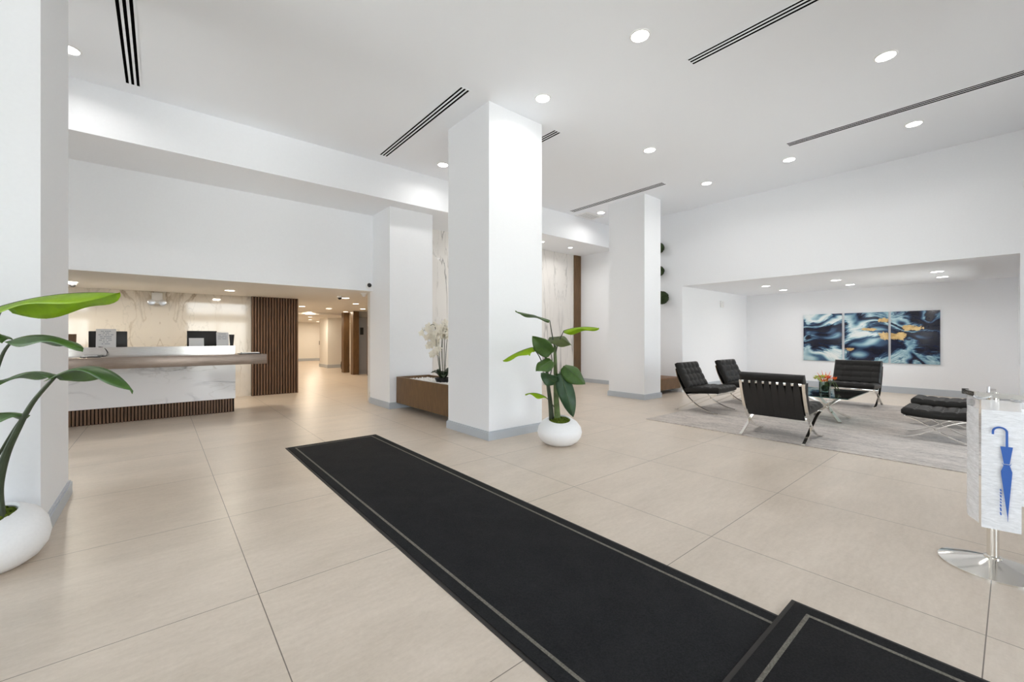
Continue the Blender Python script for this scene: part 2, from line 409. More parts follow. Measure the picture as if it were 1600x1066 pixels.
struct('wall_alcove_left', MB().box(XR + .25, XN, 5.16, 5.36, 0, ZN), M['wall'], 'white left end wall of the seating alcove', smooth=0)
struct('wall_alcove_back', MB().box(XN, XN + .2, -.3, 5.36, 0, ZN), M['wall'], 'white back wall of the seating alcove behind the pictures', smooth=0)
struct('ceiling_alcove', MB().box(XR + .25, XN + .2, -.3, 5.36, ZN, ZN + .2), M['ceil'], 'low white ceiling of the seating alcove', smooth=0)
wf = MB().box(-4, XR, YF - .2, YF, 3.1, ZC + .2).box(-1.2, .9, YF - .2, YF, 0, 3.1).box(3.3, 5.1, YF - .2, YF, 0, 3.1).box(8.7, XR, YF - .2, YF, 0, 3.1)  # solid stretch opposite the middle column added to cut daylight on its front
struct('wall_front', wf, M['wall'], 'white wall above the glazed front', smooth=0)
struct('wall_alcove_right', MB().box(XR + .25, 10.6, -.25, -.055, 0, ZN).box(12.6, XN, -.25, -.055, 0, ZN).box(10.6, 12.6, -.25, -.055, 0, .8).box(10.6, 12.6, -.25, -.055, 2.2, ZN), M['wall'], 'white window wall at the right end of the seating alcove', smooth=0)
def window(n, x0, x1, z0, z1, y, bars, label, side=False):
    f = MB()
    for x in [x0] + [x0 + (x1 - x0) * i / bars for i in range(1, bars)] + [x1]: f.box(x - .03, x + .03, y - .04, y + .04, z0, z1)
    hs = [z0 + .03, z1 - .03] + ([2.24] if z1 > 2.6 and not side else [])
    for z in hs:
        h = .18 if z == 2.24 else .03
        for i in range(bars): f.box(x0 + (x1 - x0) * i / bars + .03, x0 + (x1 - x0) * (i + 1) / bars - .03, y - .035, y + .035, z - h, z + h)
    gl = MB().box(x0 + .02, x1 - .02, y - .006, y + .006, z0 + .02, z1 - .02)
    if side:
        for q in (f, gl): q.v = [Vector((v.y, v.x, v.z)) for v in q.v]
    o = struct('window_%d' % n, f, M['steel'], label, 'window', smooth=0)
    obj('glass', gl, M['glass'], o, smooth=0)
for i, (x0, x1, bars) in enumerate(((-3.97, -1.23, 2), (.93, 3.27, 2), (5.13, 8.67, 3))):
    window(i + 1, x0, x1, 0, 3.1, YF - .1, bars, 'tall glazed bay of the entrance front, bay %s from the left wall' % ('one', 'two', 'three', 'four')[i])
window(5, 10.6, 12.6, .8, 2.2, -.15, 2, 'window in the right end wall of the seating alcove')
window(6, -1.0, 1.6, .6, 3.1, -4.075, 3, 'added unseen fill light window in the left wall nearer the entrance', True)  # unseen window added to throw side light on the left column faces
window(7, 3.2, 6.0, .6, 3.1, -4.075, 3, 'added unseen fill light window in the left wall nearer the reception', True)  # second unseen opening, also added for fill light from the left

# columns with their skirtings
def column(x0, x1, y0, y1, z1, label, hidden=''):
    o = struct('column', MB().box(x0, x1, y0, y1, 0, z1), M['wall'], label, 'column', smooth=0)
    b = MB(); t = .022
    def run(a, b_, c, d): b.box(a, b_, c, d, 0, .10); b.box(a + (.010 if a < x0 else 0), b_ - (.010 if b_ > x1 else 0), c + (.010 if c < y0 else 0), d - (.010 if d > y1 else 0), .10, .116)
    run(x0 - t, x1 + t, y0 - t, y0); run(x0 - t, x0, y0, y1); run(x1, x1 + t, y0, y1)
    if 'b' not in hidden: run(x0 - t, x1 + t, y1, y1 + t)
    obj('baseboard', b, M['base'], o, smooth=0)
column(3.25, 4.195, 4.345, 5.34, ZC, 'large square white column at the middle, beside the potted plant')
column(7.87, 8.50, 5.03, 5.95, ZC, 'square white column near the black lounge chairs')
column(3.27, 4.16, 7.44, 8.40, ZS, 'white column at the end of the reception opening, joined to the planter', 'b')
column(-1.58, -.597, 4.075, 5.16, ZC, 'white column at the left edge behind the near potted plant')
def skirting(n, mb, label): struct(n, mb, M['base'], label, 'baseboard', smooth=0)
skirting('baseboard_alcove_back', MB().box(XN - .02, XN, -.055, 5.14, 0, .13).box(XN - .012, XN, -.055, 5.14, .13, .15), 'grey skirting along the alcove back wall')
skirting('baseboard_alcove_left', MB().box(XR + .25, XN, 5.14, 5.16, 0, .13).box(XR + .25, XN, 5.148, 5.16, .13, .15), 'grey skirting along the alcove left end wall')
skirting('baseboard_right', MB().box(XR - .02, XR, 5.95, 8.36, 0, .11), 'grey skirting along the right wall beyond the bench')
skirting('baseboard_far', MB().box(2.55, 7.16, 25.47, 25.5, 0, .14), 'skirting on the corridor end wall')
skirting('baseboard_pier', MB().box(5.52, 6.35, 18.975, 19.0, 0, .14).box(5.52, 5.545, 19.0, 20.2, 0, .14), 'skirting around the corridor pier')

# corridor: walnut jambs, lift door, end door
struct('trim_2', MB().box(5.27, 5.48, 16.1, 16.35, 0, ZL), M['wood'], 'walnut clad pier standing in front of the lift hall gap', smooth=0)
struct('trim_3', MB().box(5.24, 5.44, 15.0, 15.25, 0, ZL), M['wood'], 'walnut jamb left of the steel lift door', smooth=0)
struct('trim_4', MB().box(5.52, 5.75, 14.2, 14.45, 0, ZL), M['wood'], 'walnut jamb right of the steel lift door', smooth=0)
struct('wall_lift', MB().box(6.6, 9, 15.05, 15.25, 0, ZL), M['warmwall'], 'wall around the lift', smooth=0)
struct('trim_5', MB().box(5.44, 6.6, 15.03, 15.25, 2.06, ZL), M['steel'], 'steel header over the lift door', smooth=0)
M['lift'] = simple('lift_steel', (.36, .38, .42, 1), .3, .55)
d = struct('door_1', MB().box(5.44, 6.02, 15.06, 15.12, 0, 2.06).box(6.03, 6.6, 15.06, 15.12, 0, 2.06), M['lift'], 'brushed steel lift door between walnut jambs', 'door', smooth=0)
obj('floor_indicator', MB().box(5.50, 5.62, 15.045, 15.06, 1.42, 1.68), M['black'], d, bevel=.004)
d = struct('door_2', MB().box(7.17, 8.1, 25.44, 25.5, 0, 2.1), M['white'], 'white door at the far end of the corridor', 'door', smooth=0)
obj('vision_panel', MB().box(7.33, 7.5, 25.43, 25.44, 1.25, 1.95), M['black'], d, smooth=0)
obj('notice', MB().box(7.36, 7.47, 25.43, 25.44, .35, 1.0), M['black'], d, smooth=0)
obj('handle', MB().box(7.2, 7.34, 25.39, 25.44, 1.02, 1.06), M['chrome'], d)
tag(obj('card_reader', MB().box(6.97, 7.10, 25.47, 25.5, .90, 1.12), M['black'], bevel=.008), 'small black card reader on the corridor end wall beside the white door', 'card reader')
r = empty('waste_bin', (5.75, 17.4, 0), 'black round bin half hidden behind the walnut corridor pier', 'bin')
obj('body', MB().lathe([(.10, 0), (.155, .05), (.17, .2), (.155, .34), (.12, .38)], n=28), M['black'], r); obj('rim', MB().lathe([(.125, .375), (.13, .39), (.11, .395), (.10, .38)], n=28, caps=False), M['steel'], r)

# ------------------------------------------------------------------ reception
r = empty('slat_panel', (2.075, 11.095, 0), 'tall dark walnut slatted panel right of the reception desk', 'wall panel')
obj('backing', MB().box(-.485, .475, 0, .05, 0, ZL), M['gap'], r, smooth=0)
s = MB()
for i in range(17): s.box(-.485 + i * .0575, -.485 + i * .0575 + .036, -.045, 0, 0, ZL)
obj('slats', s, M['slat'], r, smooth=0)

r = empty('reception_desk', (0, 8.97, 0), 'marble fronted reception desk with bronze ledge and slatted walnut base', 'reception desk')
obj('base', MB().box(-2.6, 1.02, .012, .54, 0, .243), M['gap'], r, smooth=0)
s = MB(); x = -2.6
while x < 1.0: s.box(x, x + .027, -.010, .012, 0, .243); x += .041
obj('slatted_plinth', s, M['slat'], r, smooth=0)
obj('marble_front', MB().box(-2.6, 1.035, -.02, .54, .243, .855), M['marble_desk'], r, smooth=0)
obj('ledge', MB().box(-2.6, 1.485, -.27, .55, .855, 1.028), M['bronze'], r, bevel=.003)
obj('upper_fascia', MB().box(-2.6, 1.04, .10, .13, 1.028, 1.168), M['fascia'], r, smooth=0)
obj('top_shelf', MB().box(-2.6, 1.045, .09, .36, 1.168, 1.176), M['fascia'], r, smooth=0)
obj('end_panel', MB().box(1.02, 1.045, .13, .36, 1.028, 1.168), M['fascia'], r, smooth=0)

def board(name, x0, x1, y, z0, z1, mat, label, cat, lean=.06, t=.012):
    o = empty(name, ((x0 + x1) / 2, y, z0), label, cat); h = (x1 - x0) / 2; H_ = z1 - z0
    mb = MB().add([(-h, 0, 0), (h, 0, 0), (h, lean, H_), (-h, lean, H_), (-h, t, 0), (h, t, 0), (h, lean + t, H_), (-h, lean + t, H_)], [(0,1,2,3),(5,4,7,6),(4,0,3,7),(1,5,6,2),(3,2,6,7),(4,5,1,0)])
    obj('sheet', mb, mat, o, smooth=0); return o
def textrows(o, rows, h, H_, lean, mat):
    """rows: (height fraction, [word widths as fraction], centred)"""
    for fz, words in rows:
        mb = MB()
        tot = sum(words) + .05 * (len(words) - 1); x = -tot / 2
        for wd in words:
            for k in range(max(1, int(wd / .045))):
                xx = (x + k * .045) * 2 * h; z = fz * H_; y = lean * fz - .0015
                mb.box(xx, xx + .032 * 2 * h, y, y + .0012, z, z + .030 * H_)
            x += wd + .05
        obj('lettering', mb, mat, o, smooth=0)
TOPZ = 1.176
obj('work_surface', MB().box(-2.6, 1.02, .55, 1.15, .72, .76), M['marble_desk'], bpy.data.objects['reception_desk'], smooth=0)
obj('end_leg', MB().box(.98, 1.02, .56, 1.15, 0, .72), M['marble_desk'], bpy.data.objects['reception_desk'], smooth=0)
def monitor(x0, x1, z1, y, label):
    o = empty('computer_monitor', ((x0 + x1) / 2, y, .76), label, 'monitor'); h = (x1 - x0) / 2
    obj('screen', MB().box(-h, h, 0, .035, .30, z1 - .76), M['black'], o, bevel=.006)
    obj('stand', MB().box(-.03, .03, .036, .06, .012, .45), M['black'], o); obj('foot', MB().box(-.11, .11, -.07, .12, 0, .012), M['black'], o, bevel=.004); return o
monitor(-.90, -.43, 1.432, 9.75, 'black monitor behind the printed notice at the left of the desk')
monitor(.38, .83, 1.45, 9.75, 'black monitor behind the small card at the right of the desk')
o = empty('printed_notice', (-.648, 9.12, TOPZ), 'white printed notice standing in front of the left desk monitor', 'notice')
mbx = MB().add([(-.115,0,0),(.115,0,0),(.115,.05,.285),(-.115,.05,.285),(-.115,.004,0),(.115,.004,0),(.115,.054,.285),(-.115,.054,.285)], [(0,1,2,3),(5,4,7,6),(4,0,3,7),(1,5,6,2),(3,2,6,7),(4,5,1,0)])
obj('sheet', mbx, M['paper'], o, smooth=0)
textrows(o, [(.86, [.14, .32]), (.77, [.1, .14]), (.67, [.16, .08, .1, .08, .14]), (.57, [.14, .42]), (.47, [.24, .28]), (.37, [.16, .06, .08, .22]), (.27, [.12, .12]), (.17, [.1, .28])], .115, .285, .05, M['ink'])
o = board('business_card_stand', .383, .592, 9.12, TOPZ, 1.318, M['paper'], 'small glossy cream card standing in front of the right desk monitor', 'card stand', .03, .006)
o = board('paper_notice', .772, .955, 9.12, TOPZ, 1.42, M['paper'], 'pale printed paper notice beside the black cup on the desk', 'notice', .05, .005)
textrows(o, [(.86, [.6]), (.72, [.3, .4]), (.62, [.5, .2]), (.5, [.3, .4])], .092, .245, .05, M['ink'])
r = empty('pen_cup', (1.0, 9.14, TOPZ), 'black tapered cup at the right end of the desk top', 'cup')
obj('body', MB().lathe([(.026, 0), (.042, .205), (.038, .205), (.024, .008)], n=24), M['black'], r)
o = board('picture_frame', -1.12, -.975, 9.12, TOPZ, 1.38, M['wood'], 'small leaning brown and grey frame at the left end of the desk', 'picture frame', .05, .01)
obj('picture', MB().box(-.055, .04, .0, .008, .03, .17).xf(Matrix.Translation((0, .012, 0)) @ Matrix.Rotation(-.25, 4, 'X')), M['grey'], o)
r = empty('card_terminal', (-.79, 8.83, 1.028), 'flat black tablet with a cord on the bronze desk ledge', 'card terminal')
obj('body', MB().box(-.11, .11, -.07, .07, 0, .022), M['black'], r, bevel=.005)
obj('screen', MB().box(-.095, .07, -.055, .055, .022, .026), M['steel'], r)
obj('cord', MB().tube(smooth_path([(.11, .02, .012), (.16, .06, .02), (.16, .20, .08), (.12, .25, .14), (.06, .27, .155)], 6), .005, 6), M['black'], r)
r = empty('document_tray', (1.25, 8.98, 1.028), 'black tray of white papers on the right end of the desk ledge', 'tray')
obj('tray', MB().box(-.17, .17, -.13, .13, 0, .014), M['black'], r, bevel=.003); obj('papers', MB().box(-.12, .15, -.10, .10, .014, .028), M['paper'], r)
r = empty('emergency_light', (-.045, 11.15, 2.03), 'white twin head emergency light high on the reception marble wall', 'emergency light')
obj('housing', MB().box(-.085, .085, -.07, 0, .03, .20), M['white'], r, bevel=.012); obj('arm', MB().box(-.11, .11, -.09, -.05, -.02, .025), M['white'], r, bevel=.006)
for q in (-.085, .085):
    h = obj('lamp_head', MB().lathe([(.03, 0), (.058, .02), (.06, .05), (.05, .055)], n=24).xf(Matrix.Translation((q, -.07, 0)) @ Matrix.Rotation(math.pi / 2, 4, 'X')), M['steel'], r)

# ------------------------------------------------------------------ cameras, detectors
def dome(name, loc, label, cat, flip=True, rad=.05, rotx=0):
    o = empty(name, loc, label, cat); o.rotation_euler = (rotx, 0, 0)
    obj('mount', MB().lathe([(rad * 1.25, 0), (rad * 1.25, -.02), (rad, -.035)], n=24), M['white'], o)
    obj('lens_dome', MB().sphere((0, 0, -.035), rad * .85, 18, 10), M['black'] if flip else M['white'], o); return o
dome('security_camera', (-1.13, 10.2, ZL), 'dome security camera on the low ceiling above the desk, left end', 'camera')
dome('security_camera', (3.10, 9.74, ZL), 'dark dome camera beside a warm downlight near the lift hall', 'camera')
dome('security_camera', (3.19, 8.26, 2.365), 'black lens camera on the white wall above the reception opening corner', 'camera', rotx=-math.pi / 2)
dome('smoke_detector', (3.28, 8.75, ZL), 'pale smoke detector on the cream ceiling by the opening corner', 'detector', False, .055)
r = empty('alarm_strobe', (11.82, 5.16, 2.24), 'white fire alarm strobe on the alcove left end wall', 'alarm')
obj('plate', MB().box(-.09, .09, -.03, 0, -.09, .09), M['white'], r, bevel=.008); obj('lens', MB().box(-.03, .03, -.055, -.03, -.06, .06), M['paper'], r, bevel=.008)
r = empty('wall_sensor', (XR, -.13, 3.60), 'small white sensor high on the right wall at the picture edge', 'sensor')
obj('body', MB().box(-.05, 0, -.05, .05, -.07, .07), M['white'], r, bevel=.01); obj('lens', MB().sphere((-.05, 0, 0), .03, 14, 8), M['paper'], r)

# ------------------------------------------------------------------ downlights
def make_downlight(name, warm, watts, rad, soft=False):
    o = empty(name, (0, 0, 0), '', 'ceiling light')
    obj('trim_ring', MB().lathe([(rad, -.002), (rad, -.010), (rad * 1.14, -.008), (rad * 1.2, 0), (rad, 0)], n=32, caps=False), M['white'], o)
    obj('diffuser', MB().lathe([(1e-6, -.005), (rad * .99, -.005)], n=32, caps=False), M['lampw' if warm else 'lamp'], o)
    l = bpy.data.lights.new('lamp', 'AREA'); l.shape = 'DISK'; l.size = rad * 1.8; l.energy = watts
    l.color = (1, .93, .80) if soft else (1, .86, .68) if warm else (1, .98, .95); l.spread = math.radians(178 if warm else 150)
    lo = bpy.data.objects.new('lamp', l); C.objects.link(lo); lo.parent = o; lo.location = (0, 0, -.012); return o
proto = {}
def downlight(x, y, z, label, kind, group):
    warm, watts, rad = {'lobby': (False, LAMP, .085), 'desk': (True, 15, .08), 'low': (True, 6.0, .08), 'far': (True, 20, .08), 'alcove': (False, 3, .085), 'soffit': (False, 5, .055)}[kind]
    if kind not in proto:
        o = make_downlight('downlight', warm, watts, rad, kind == 'desk'); proto[kind] = o; o.location = (x, y, z); tag(o, label, None, group); return o
    return dup(proto[kind], (x, y, z), 0, label, group)
G1 = 'recessed downlights in the high lobby ceiling'
for x, y, t in [(3.716, 2.426, 'largest round downlight, left of the long slotted vent at the top edge'),
                (6.027, .894, 'round downlight right of the slotted vent at the top edge'),
                (3.739, 3.857, 'round downlight just in front of the middle column top'),
                (6.105, 3.808, 'round downlight over the open floor between the two freestanding columns'),
                (8.286, 3.906, 'round downlight nearest the top of the column by the lounge chairs'),
                (8.268, 2.478, 'round downlight by the near end of the long thin vent at the right wall'),
                (8.247, .92, 'round downlight beneath the long thin vent, farthest right along the wall'),
                (3.828, 6.474, 'round downlight left of the middle column, close to the white bulkhead'),
                (8.262, 6.484, 'round downlight beside the square return grille'),
                (-.741, 6.414, 'round downlight half hidden by the column at the left edge')]:
    downlight(x, y, ZC, t, 'lobby', G1)
G2 = 'warm downlights in the low reception ceiling'
for x, y, t in [(-1.131, 10.036, 'warm downlight above the left end of the desk beside a dome camera'),
                (1.049, 9.881, 'warm downlight above the right end of the reception desk'),
                (3.337, 10.065, 'warm downlight touching the dark dome camera near the lift hall'),
                (4.125, 11.61, 'warm downlight nearest the smoke detector by the opening corner'),
                (3.239, 13.594, 'warm downlight just right of the walnut slatted panel top'),
                (5.041, 13.551, 'warm downlight just above the walnut jamb of the lift'),
                (4.152, 14.098, 'warm downlight midway across the lift hall ceiling'),
                (4.192, 16.511, 'warm downlight beside the ceiling step, nearer the slatted panel'),
                (5.131, 15.475, 'warm downlight above the walnut clad corridor pier')]:
    downlight(x, y, ZL, t, 'desk' if y < 10.05 else 'low', G2)
for x, y, t in [(5.48, 21.5, 'faint warm downlight in the far corridor, left of the pair'), (4.75, 18.7, 'faint warm downlight above the floor in front of the cream corridor pier'), (6.5, 24.0, 'added warm downlight brightening the corridor end wall')]:  # the last of these is added to lift the dim end wall
    downlight(x, y, 2.17, t, 'far', 'warm downlights at the corridor end')
G3 = 'recessed downlights in the alcove ceiling'
for x, y, t in [(11.2, 3.85, 'alcove downlight of the far pair, nearer the lobby'), (12.5, 3.88, 'alcove downlight of the far pair, nearer the back wall'),
                (11.2, 2.475, 'alcove downlight of the middle pair, nearer the lobby'), (12.4, 2.473, 'alcove downlight of the middle pair, nearer the back wall'),
                (11.2, .933, 'alcove downlight of the near pair, nearer the lobby'), (12.25, .944, 'alcove downlight of the near pair, nearer the back wall')]:
    downlight(x, y, ZN, t, 'alcove', G3)
G4 = 'small downlights under the bulkhead by the marble'
for x, y, t in [(7.456, 7.715, 'small bulkhead downlight at the edge of the middle column'), (8.52, 7.721, 'small bulkhead downlight near the walnut strip')]:
    downlight(x, y, ZS, t, 'soffit', G4)
downlight(5.75, 7.72, ZS, 'small bulkhead downlight hidden behind the middle column', 'soffit', G4)

# ------------------------------------------------------------------ air slots
def slot_vent(x, y0, y1, label, wd=.125, n=3, dark='dark', ratio=1.25):
    o = empty('slot_diffuser', (x, (y0 + y1) / 2, ZC), label, 'air vent', 'slot diffusers in the lobby ceiling'); h = (y1 - y0) / 2
    bw = wd / (n * ratio + n - 1); sw = bw * ratio
    obj('frame', MB().box(-wd/2 - .018, -wd/2, -h - .018, h + .018, -.005, 0).box(wd/2, wd/2 + .018, -h - .018, h + .018, -.005, 0).box(-wd/2, wd/2, h, h + .018, -.005, 0).box(-wd/2, wd/2, -h - .018, -h, -.005, 0), M['ceil'], o, smooth=0)
    for i in range(2 * n - 1):
        x0 = -wd/2 + (i // 2) * (sw + bw) + (sw if i % 2 else 0)
        if i % 2 == 0: obj('slot', MB().box(x0, x0 + sw, -h, h, -.002, 0), M[dark], o, smooth=0)
        else: obj('bar', MB().box(x0, x0 + bw, -h, h, -.003, 0), M['ceil'], o, smooth=0)
slot_vent(-.25, 4.2, 6.82, 'three slot black vent running to the bulkhead at the far left')
slot_vent(2.87, 4.32, 6.79, 'three slot black vent left of the middle column')
slot_vent(4.50, -.4, 2.30, 'three slot black vent leaving the frame at the top right')
slot_vent(4.51, 4.34, 6.79, 'slotted vent mostly hidden behind the middle column')
slot_vent(7.62, -.4, 2.30, 'long thin dark vent running out at the right edge', .14, 3, 'dark', 2.2)
slot_vent(7.65, 4.45, 6.88, 'thin dark vent beside the column near the lounge chairs', .15, 3, 'dark', 1.3)
r = empty('return_grille', (8.27, 6.86, ZC), 'square grey louvred return grille between bulkhead and far column', 'air vent')
obj('frame', MB().box(-.33, -.27, -.21, .21, -.008, 0).box(.27, .33, -.21, .21, -.008, 0).box(-.27, .27, .16, .21, -.008, 0).box(-.27, .27, -.21, -.16, -.008, 0), M['white'], r, smooth=0)
obj('backing', MB().box(-.27, .27, -.16, .16, -.002, 0), M['grey'], r, smooth=0)
s = MB()
for i in range(6): s.box(-.27, .27, -.15 + i * .055, -.118 + i * .055, -.008, -.003)
obj('louvres', s, M['white'], r, smooth=0)
r = empty('wall_grille', (9.0, 8.40, 0), 'low black and white slatted grille on the marble behind the potted plant', 'air vent')
obj('backing', MB().box(-.2, .2, -.012, 0, .02, .34), M['black'], r, smooth=0)
s = MB()
for i in range(7): s.box(-.19 + i * .06, -.165 + i * .06, -.022, -.012, .03, .33)
obj('slats', s, M['white'], r, smooth=0)

# ------------------------------------------------------------------ entrance mats
def mat_thing(name, x0, x1, y0, y1, z, label, inset=.085):
    cx_, cy_ = (x0 + x1) / 2, (y0 + y1) / 2; o = empty(name, (cx_, cy_, z), label, 'mat'); a, b = (x1 - x0) / 2, (y1 - y0) / 2
    obj('rubber_edge', MB().box(-a, a, -b, b, 0, .004), M['matrub'], o, smooth=0)
    obj('pile', MB().box(-a + .02, a - .02, -b + .02, b - .02, .004, .010), M['mat'], o, bevel=.003)
    c_, d_ = a - inset, b - inset; t = .017; s = MB()
    s.box(-c_, -c_ + t, -d_, d_, .010, .0108).box(c_ - t, c_, -d_, d_, .010, .0108).box(-c_ + t, c_ - t, d_ - t, d_, .010, .0108).box(-c_ + t, c_ - t, -d_, -d_ + t, .010, .0108)
    obj('stripe', s, M['matline'], o, smooth=0); return o
mat_thing('entrance_mat', 1.15, 2.265, .60, 5.61, 0, 'long black runner mat with a thin grey border stripe')
o = mat_thing('entrance_mat', 1.32, 2.435, -1.7, .718, .011, 'second black mat lapping over the near end of the runner')

# ------------------------------------------------------------------ rug and lounge group
r = obj('area_rug', MB().box(6.05, 10.9, -.35, 3.84, 0, .010), M['rug'], bevel=.003)
tag(r, 'large pale grey distressed rug under the lounge chairs', 'rug')
RZ = .010

def cushion(Lx, Ly, T_, nx, ny, fn, res=6):
    """tufted cushion: Lx along path, Ly across; fn maps (u 0..1, y, h) -> point"""
    NX, NY = nx * res, ny * res; top = {}; bot = {}; mb = MB(); vs = []; fs = []
    def prof(t, n): return min(1, (min(t, 1 - t) * n * 2.0)) if n else 1
    for i in range(NX + 1):
        for j in range(NY + 1):
            u = i / NX; v = j / NY; lu = (u * nx) % 1; lv = (v * ny) % 1
            e = min(1, min(u, 1 - u) * Lx / .03) ; g = min(1, min(v, 1 - v) * Ly / .03)
            ed = math.sqrt(max(0, 1 - (1 - e)**2)) * math.sqrt(max(0, 1 - (1 - g)**2))
            pil = (math.sin(math.pi * lu) * math.sin(math.pi * lv))**.45 if 0 < lu < 1 and 0 < lv < 1 else 0
            h = T_ * .5 * (.55 + .45 * ed) + .016 * pil * ed - .004
            inner = 0 < i < NX and 0 < j < NY
            if inner and i % res == 0 and j % res == 0: h -= .016
            vs.append(fn(u, (v - .5) * Ly, h))
    o = len(vs)
    for i in range(NX + 1):
        for j in range(NY + 1):
            u = i / NX; v = j / NY
            e = min(1, min(u, 1 - u) * Lx / .03); g = min(1, min(v, 1 - v) * Ly / .03)
            ed = math.sqrt(max(0, 1 - (1 - e)**2)) * math.sqrt(max(0, 1 - (1 - g)**2))
            vs.append(fn(u, (v - .5) * Ly, -T_ * .5 * (.55 + .45 * ed)))
    st = NY + 1
    for i in range(NX):
        for j in range(NY):
            a = i * st + j; fs.append((a, a + st, a + st + 1, a + 1)); fs.append((o + a, o + a + 1, o + a + st + 1, o + a + st))
    for i in range(NX):
        a = i * st; fs.append((a, o + a, o + a + st, a + st)); a += NY; fs.append((a, a + st, o + a + st, o + a))
    for j in range(NY):
        a = j; fs.append((a, a + 1, o + a + 1, o + a)); a = NX * st + j; fs.append((a, o + a, o + a + 1, a + 1))
    return mb.add(vs, fs)

def line_fn(p0, p1, sag=0):
    p0 = Vector((p0[0], 0, p0[1])); p1 = Vector((p1[0], 0, p1[1])); t = (p1 - p0).normalized(); n = Vector((-t.z, 0, t.x))
    def fn(u, y, h):
        p = p0.lerp(p1, u) + n * (h - sag * 4 * u * (1 - u)); return Vector((p.x, y, p.z))
    return fn

W_ = .365
def make_chair(label):
    """local +x is the way the chair faces"""
    o = empty('lounge_chair', (0, 0, RZ), label, 'chair', 'black tufted lounge chairs on chrome frames')
    A = bez((-.375, 0, .745), (-.30, 0, .40), (-.10, 0, .06), (.37, 0, .008), 22)
    B = bez((.37, 0, .335), (.12, 0, .31), (-.08, 0, .14), (-.36, 0, .008), 22)
    for s in (-1, 1):
        sf = obj('side_frame', MB().tube([p + Vector((0, s * W_, 0)) for p in A], 0, flat=(.034, .013, (0, 1, 0))), M['chrome'], o, smooth=40)
        obj('seat_rail', MB().tube([p + Vector((0, s * W_, 0)) for p in B], 0, flat=(.034, .013, (0, 1, 0))), M['chrome'], sf, smooth=40)
        obj('foot_pad', MB().box(.34, .40, s * W_ - .02, s * W_ + .02, 0, .010).box(-.39, -.33, s * W_ - .02, s * W_ + .02, 0, .010), M['chrome'], sf)
    obj('cross_bar', MB().box(-.385, -.372, -W_ + .017, W_ - .017, .715, .750), M['chrome'], o, bevel=.002)
    obj('cross_bar', MB().box(.345, .358, -W_ + .017, W_ - .017, .315, .350), M['chrome'], o, bevel=.002)
    obj('cross_bar', MB().box(-.175, -.160, -W_ + .017, W_ - .017, .265, .300), M['chrome'], o, bevel=.002)
    lo = bez((-.382, 0, .735), (-.338, 0, .58), (-.272, 0, .42), (-.178, 0, .268), 10)
    for k in range(8):
        y = -W_ + .075 + k * (2 * W_ - .15) / 7
        pts = [p + Vector((-.008, y, .018 if i == 0 else 0)) for i, p in enumerate(lo)]
        obj('back_strap', MB().tube(pts, 0, flat=(lambda i: .050 if i < 1 else min(.050 + .014 * i, .082), .006, (0, 1, 0))), M['strap'], o, smooth=0)
    for k in range(6):
        y = -W_ + .09 + k * (2 * W_ - .18) / 5
        obj('seat_strap', MB().tube([(-.17, y, .302), (.05, y, .325), (.352, y, .352)], 0, flat=(.062, .006, (0, 1, 0))), M['strap'], o, smooth=0)
    obj('seat_cushion', cushion(.60, .75, .10, 4, 5, line_fn((-.205, .375), (.395, .405)), 6), M['leather'], o, smooth=60)
    obj('back_cushion', cushion(.50, .75, .10, 4, 5, line_fn((-.368, .845), (-.145, .405), .006), 6), M['leather'], o, smooth=60)
    return o
ch = make_chair('black tufted lounge chair seen from behind, nearest on the rug')
ch.location = (6.42, 2.025, RZ)
GC = 'black tufted lounge chairs on chrome frames'
dup(ch, (7.64, 3.625, RZ), math.radians(-89), 'black tufted lounge chair at the rug corner, side on, nearest the far column', GC)
dup(ch, (9.10, 3.55, RZ), math.radians(-91), 'black tufted lounge chair behind the rug corner chair, in front of the alcove end wall', GC)
dup(ch, (10.48, 2.03, RZ), math.radians(180), 'black tufted lounge chair facing across the glass table, under the pictures', GC)

def make_ottoman(label):
    o = empty('ottoman', (0, 0, RZ), label, 'ottoman', 'black tufted ottomans on crossed chrome legs')
    for s in (-1, 1):
        x = s * .285
        A = bez((x, -.285, .285), (x, -.10, .26), (x, .08, .04), (x, .33, .006), 16); B = [Vector((x, -p.y, p.z)) for p in A]
        lg = obj('leg', MB().tube(A, 0, flat=(.028, .011, (1, 0, 0))), M['chrome'], o, smooth=40)
        obj('leg', MB().tube(B, 0, flat=(.028, .011, (1, 0, 0))), M['chrome'], o, smooth=40)
    for q in (-.285, .285): obj('cross_bar', MB().box(-.272, .272, q - .006, q + .006, .265, .295), M['chrome'], o, bevel=.002)
    for k in range(5): obj('strap', MB().box(-.25 + k * .115, -.20 + k * .115, -.285, .285, .288, .295), M['strap'], o)
    f0 = line_fn((-.32, .349), (.32, .349), .022)
    def fn(u, y, h): p = f0(u, y, h); return Vector((-p.y, p.x, p.z))
    obj('cushion', cushion(.64, .60, .095, 5, 4, fn, 6), M['leather'], o, smooth=60); return o
ot = make_ottoman('black tufted ottoman nearest the umbrella bag stand'); ot.location = (7.82, .645, RZ)
dup(ot, (9.12, .70, RZ), 0, 'black tufted ottoman behind the nearer ottoman, close to the pictures', 'black tufted ottomans on crossed chrome legs')

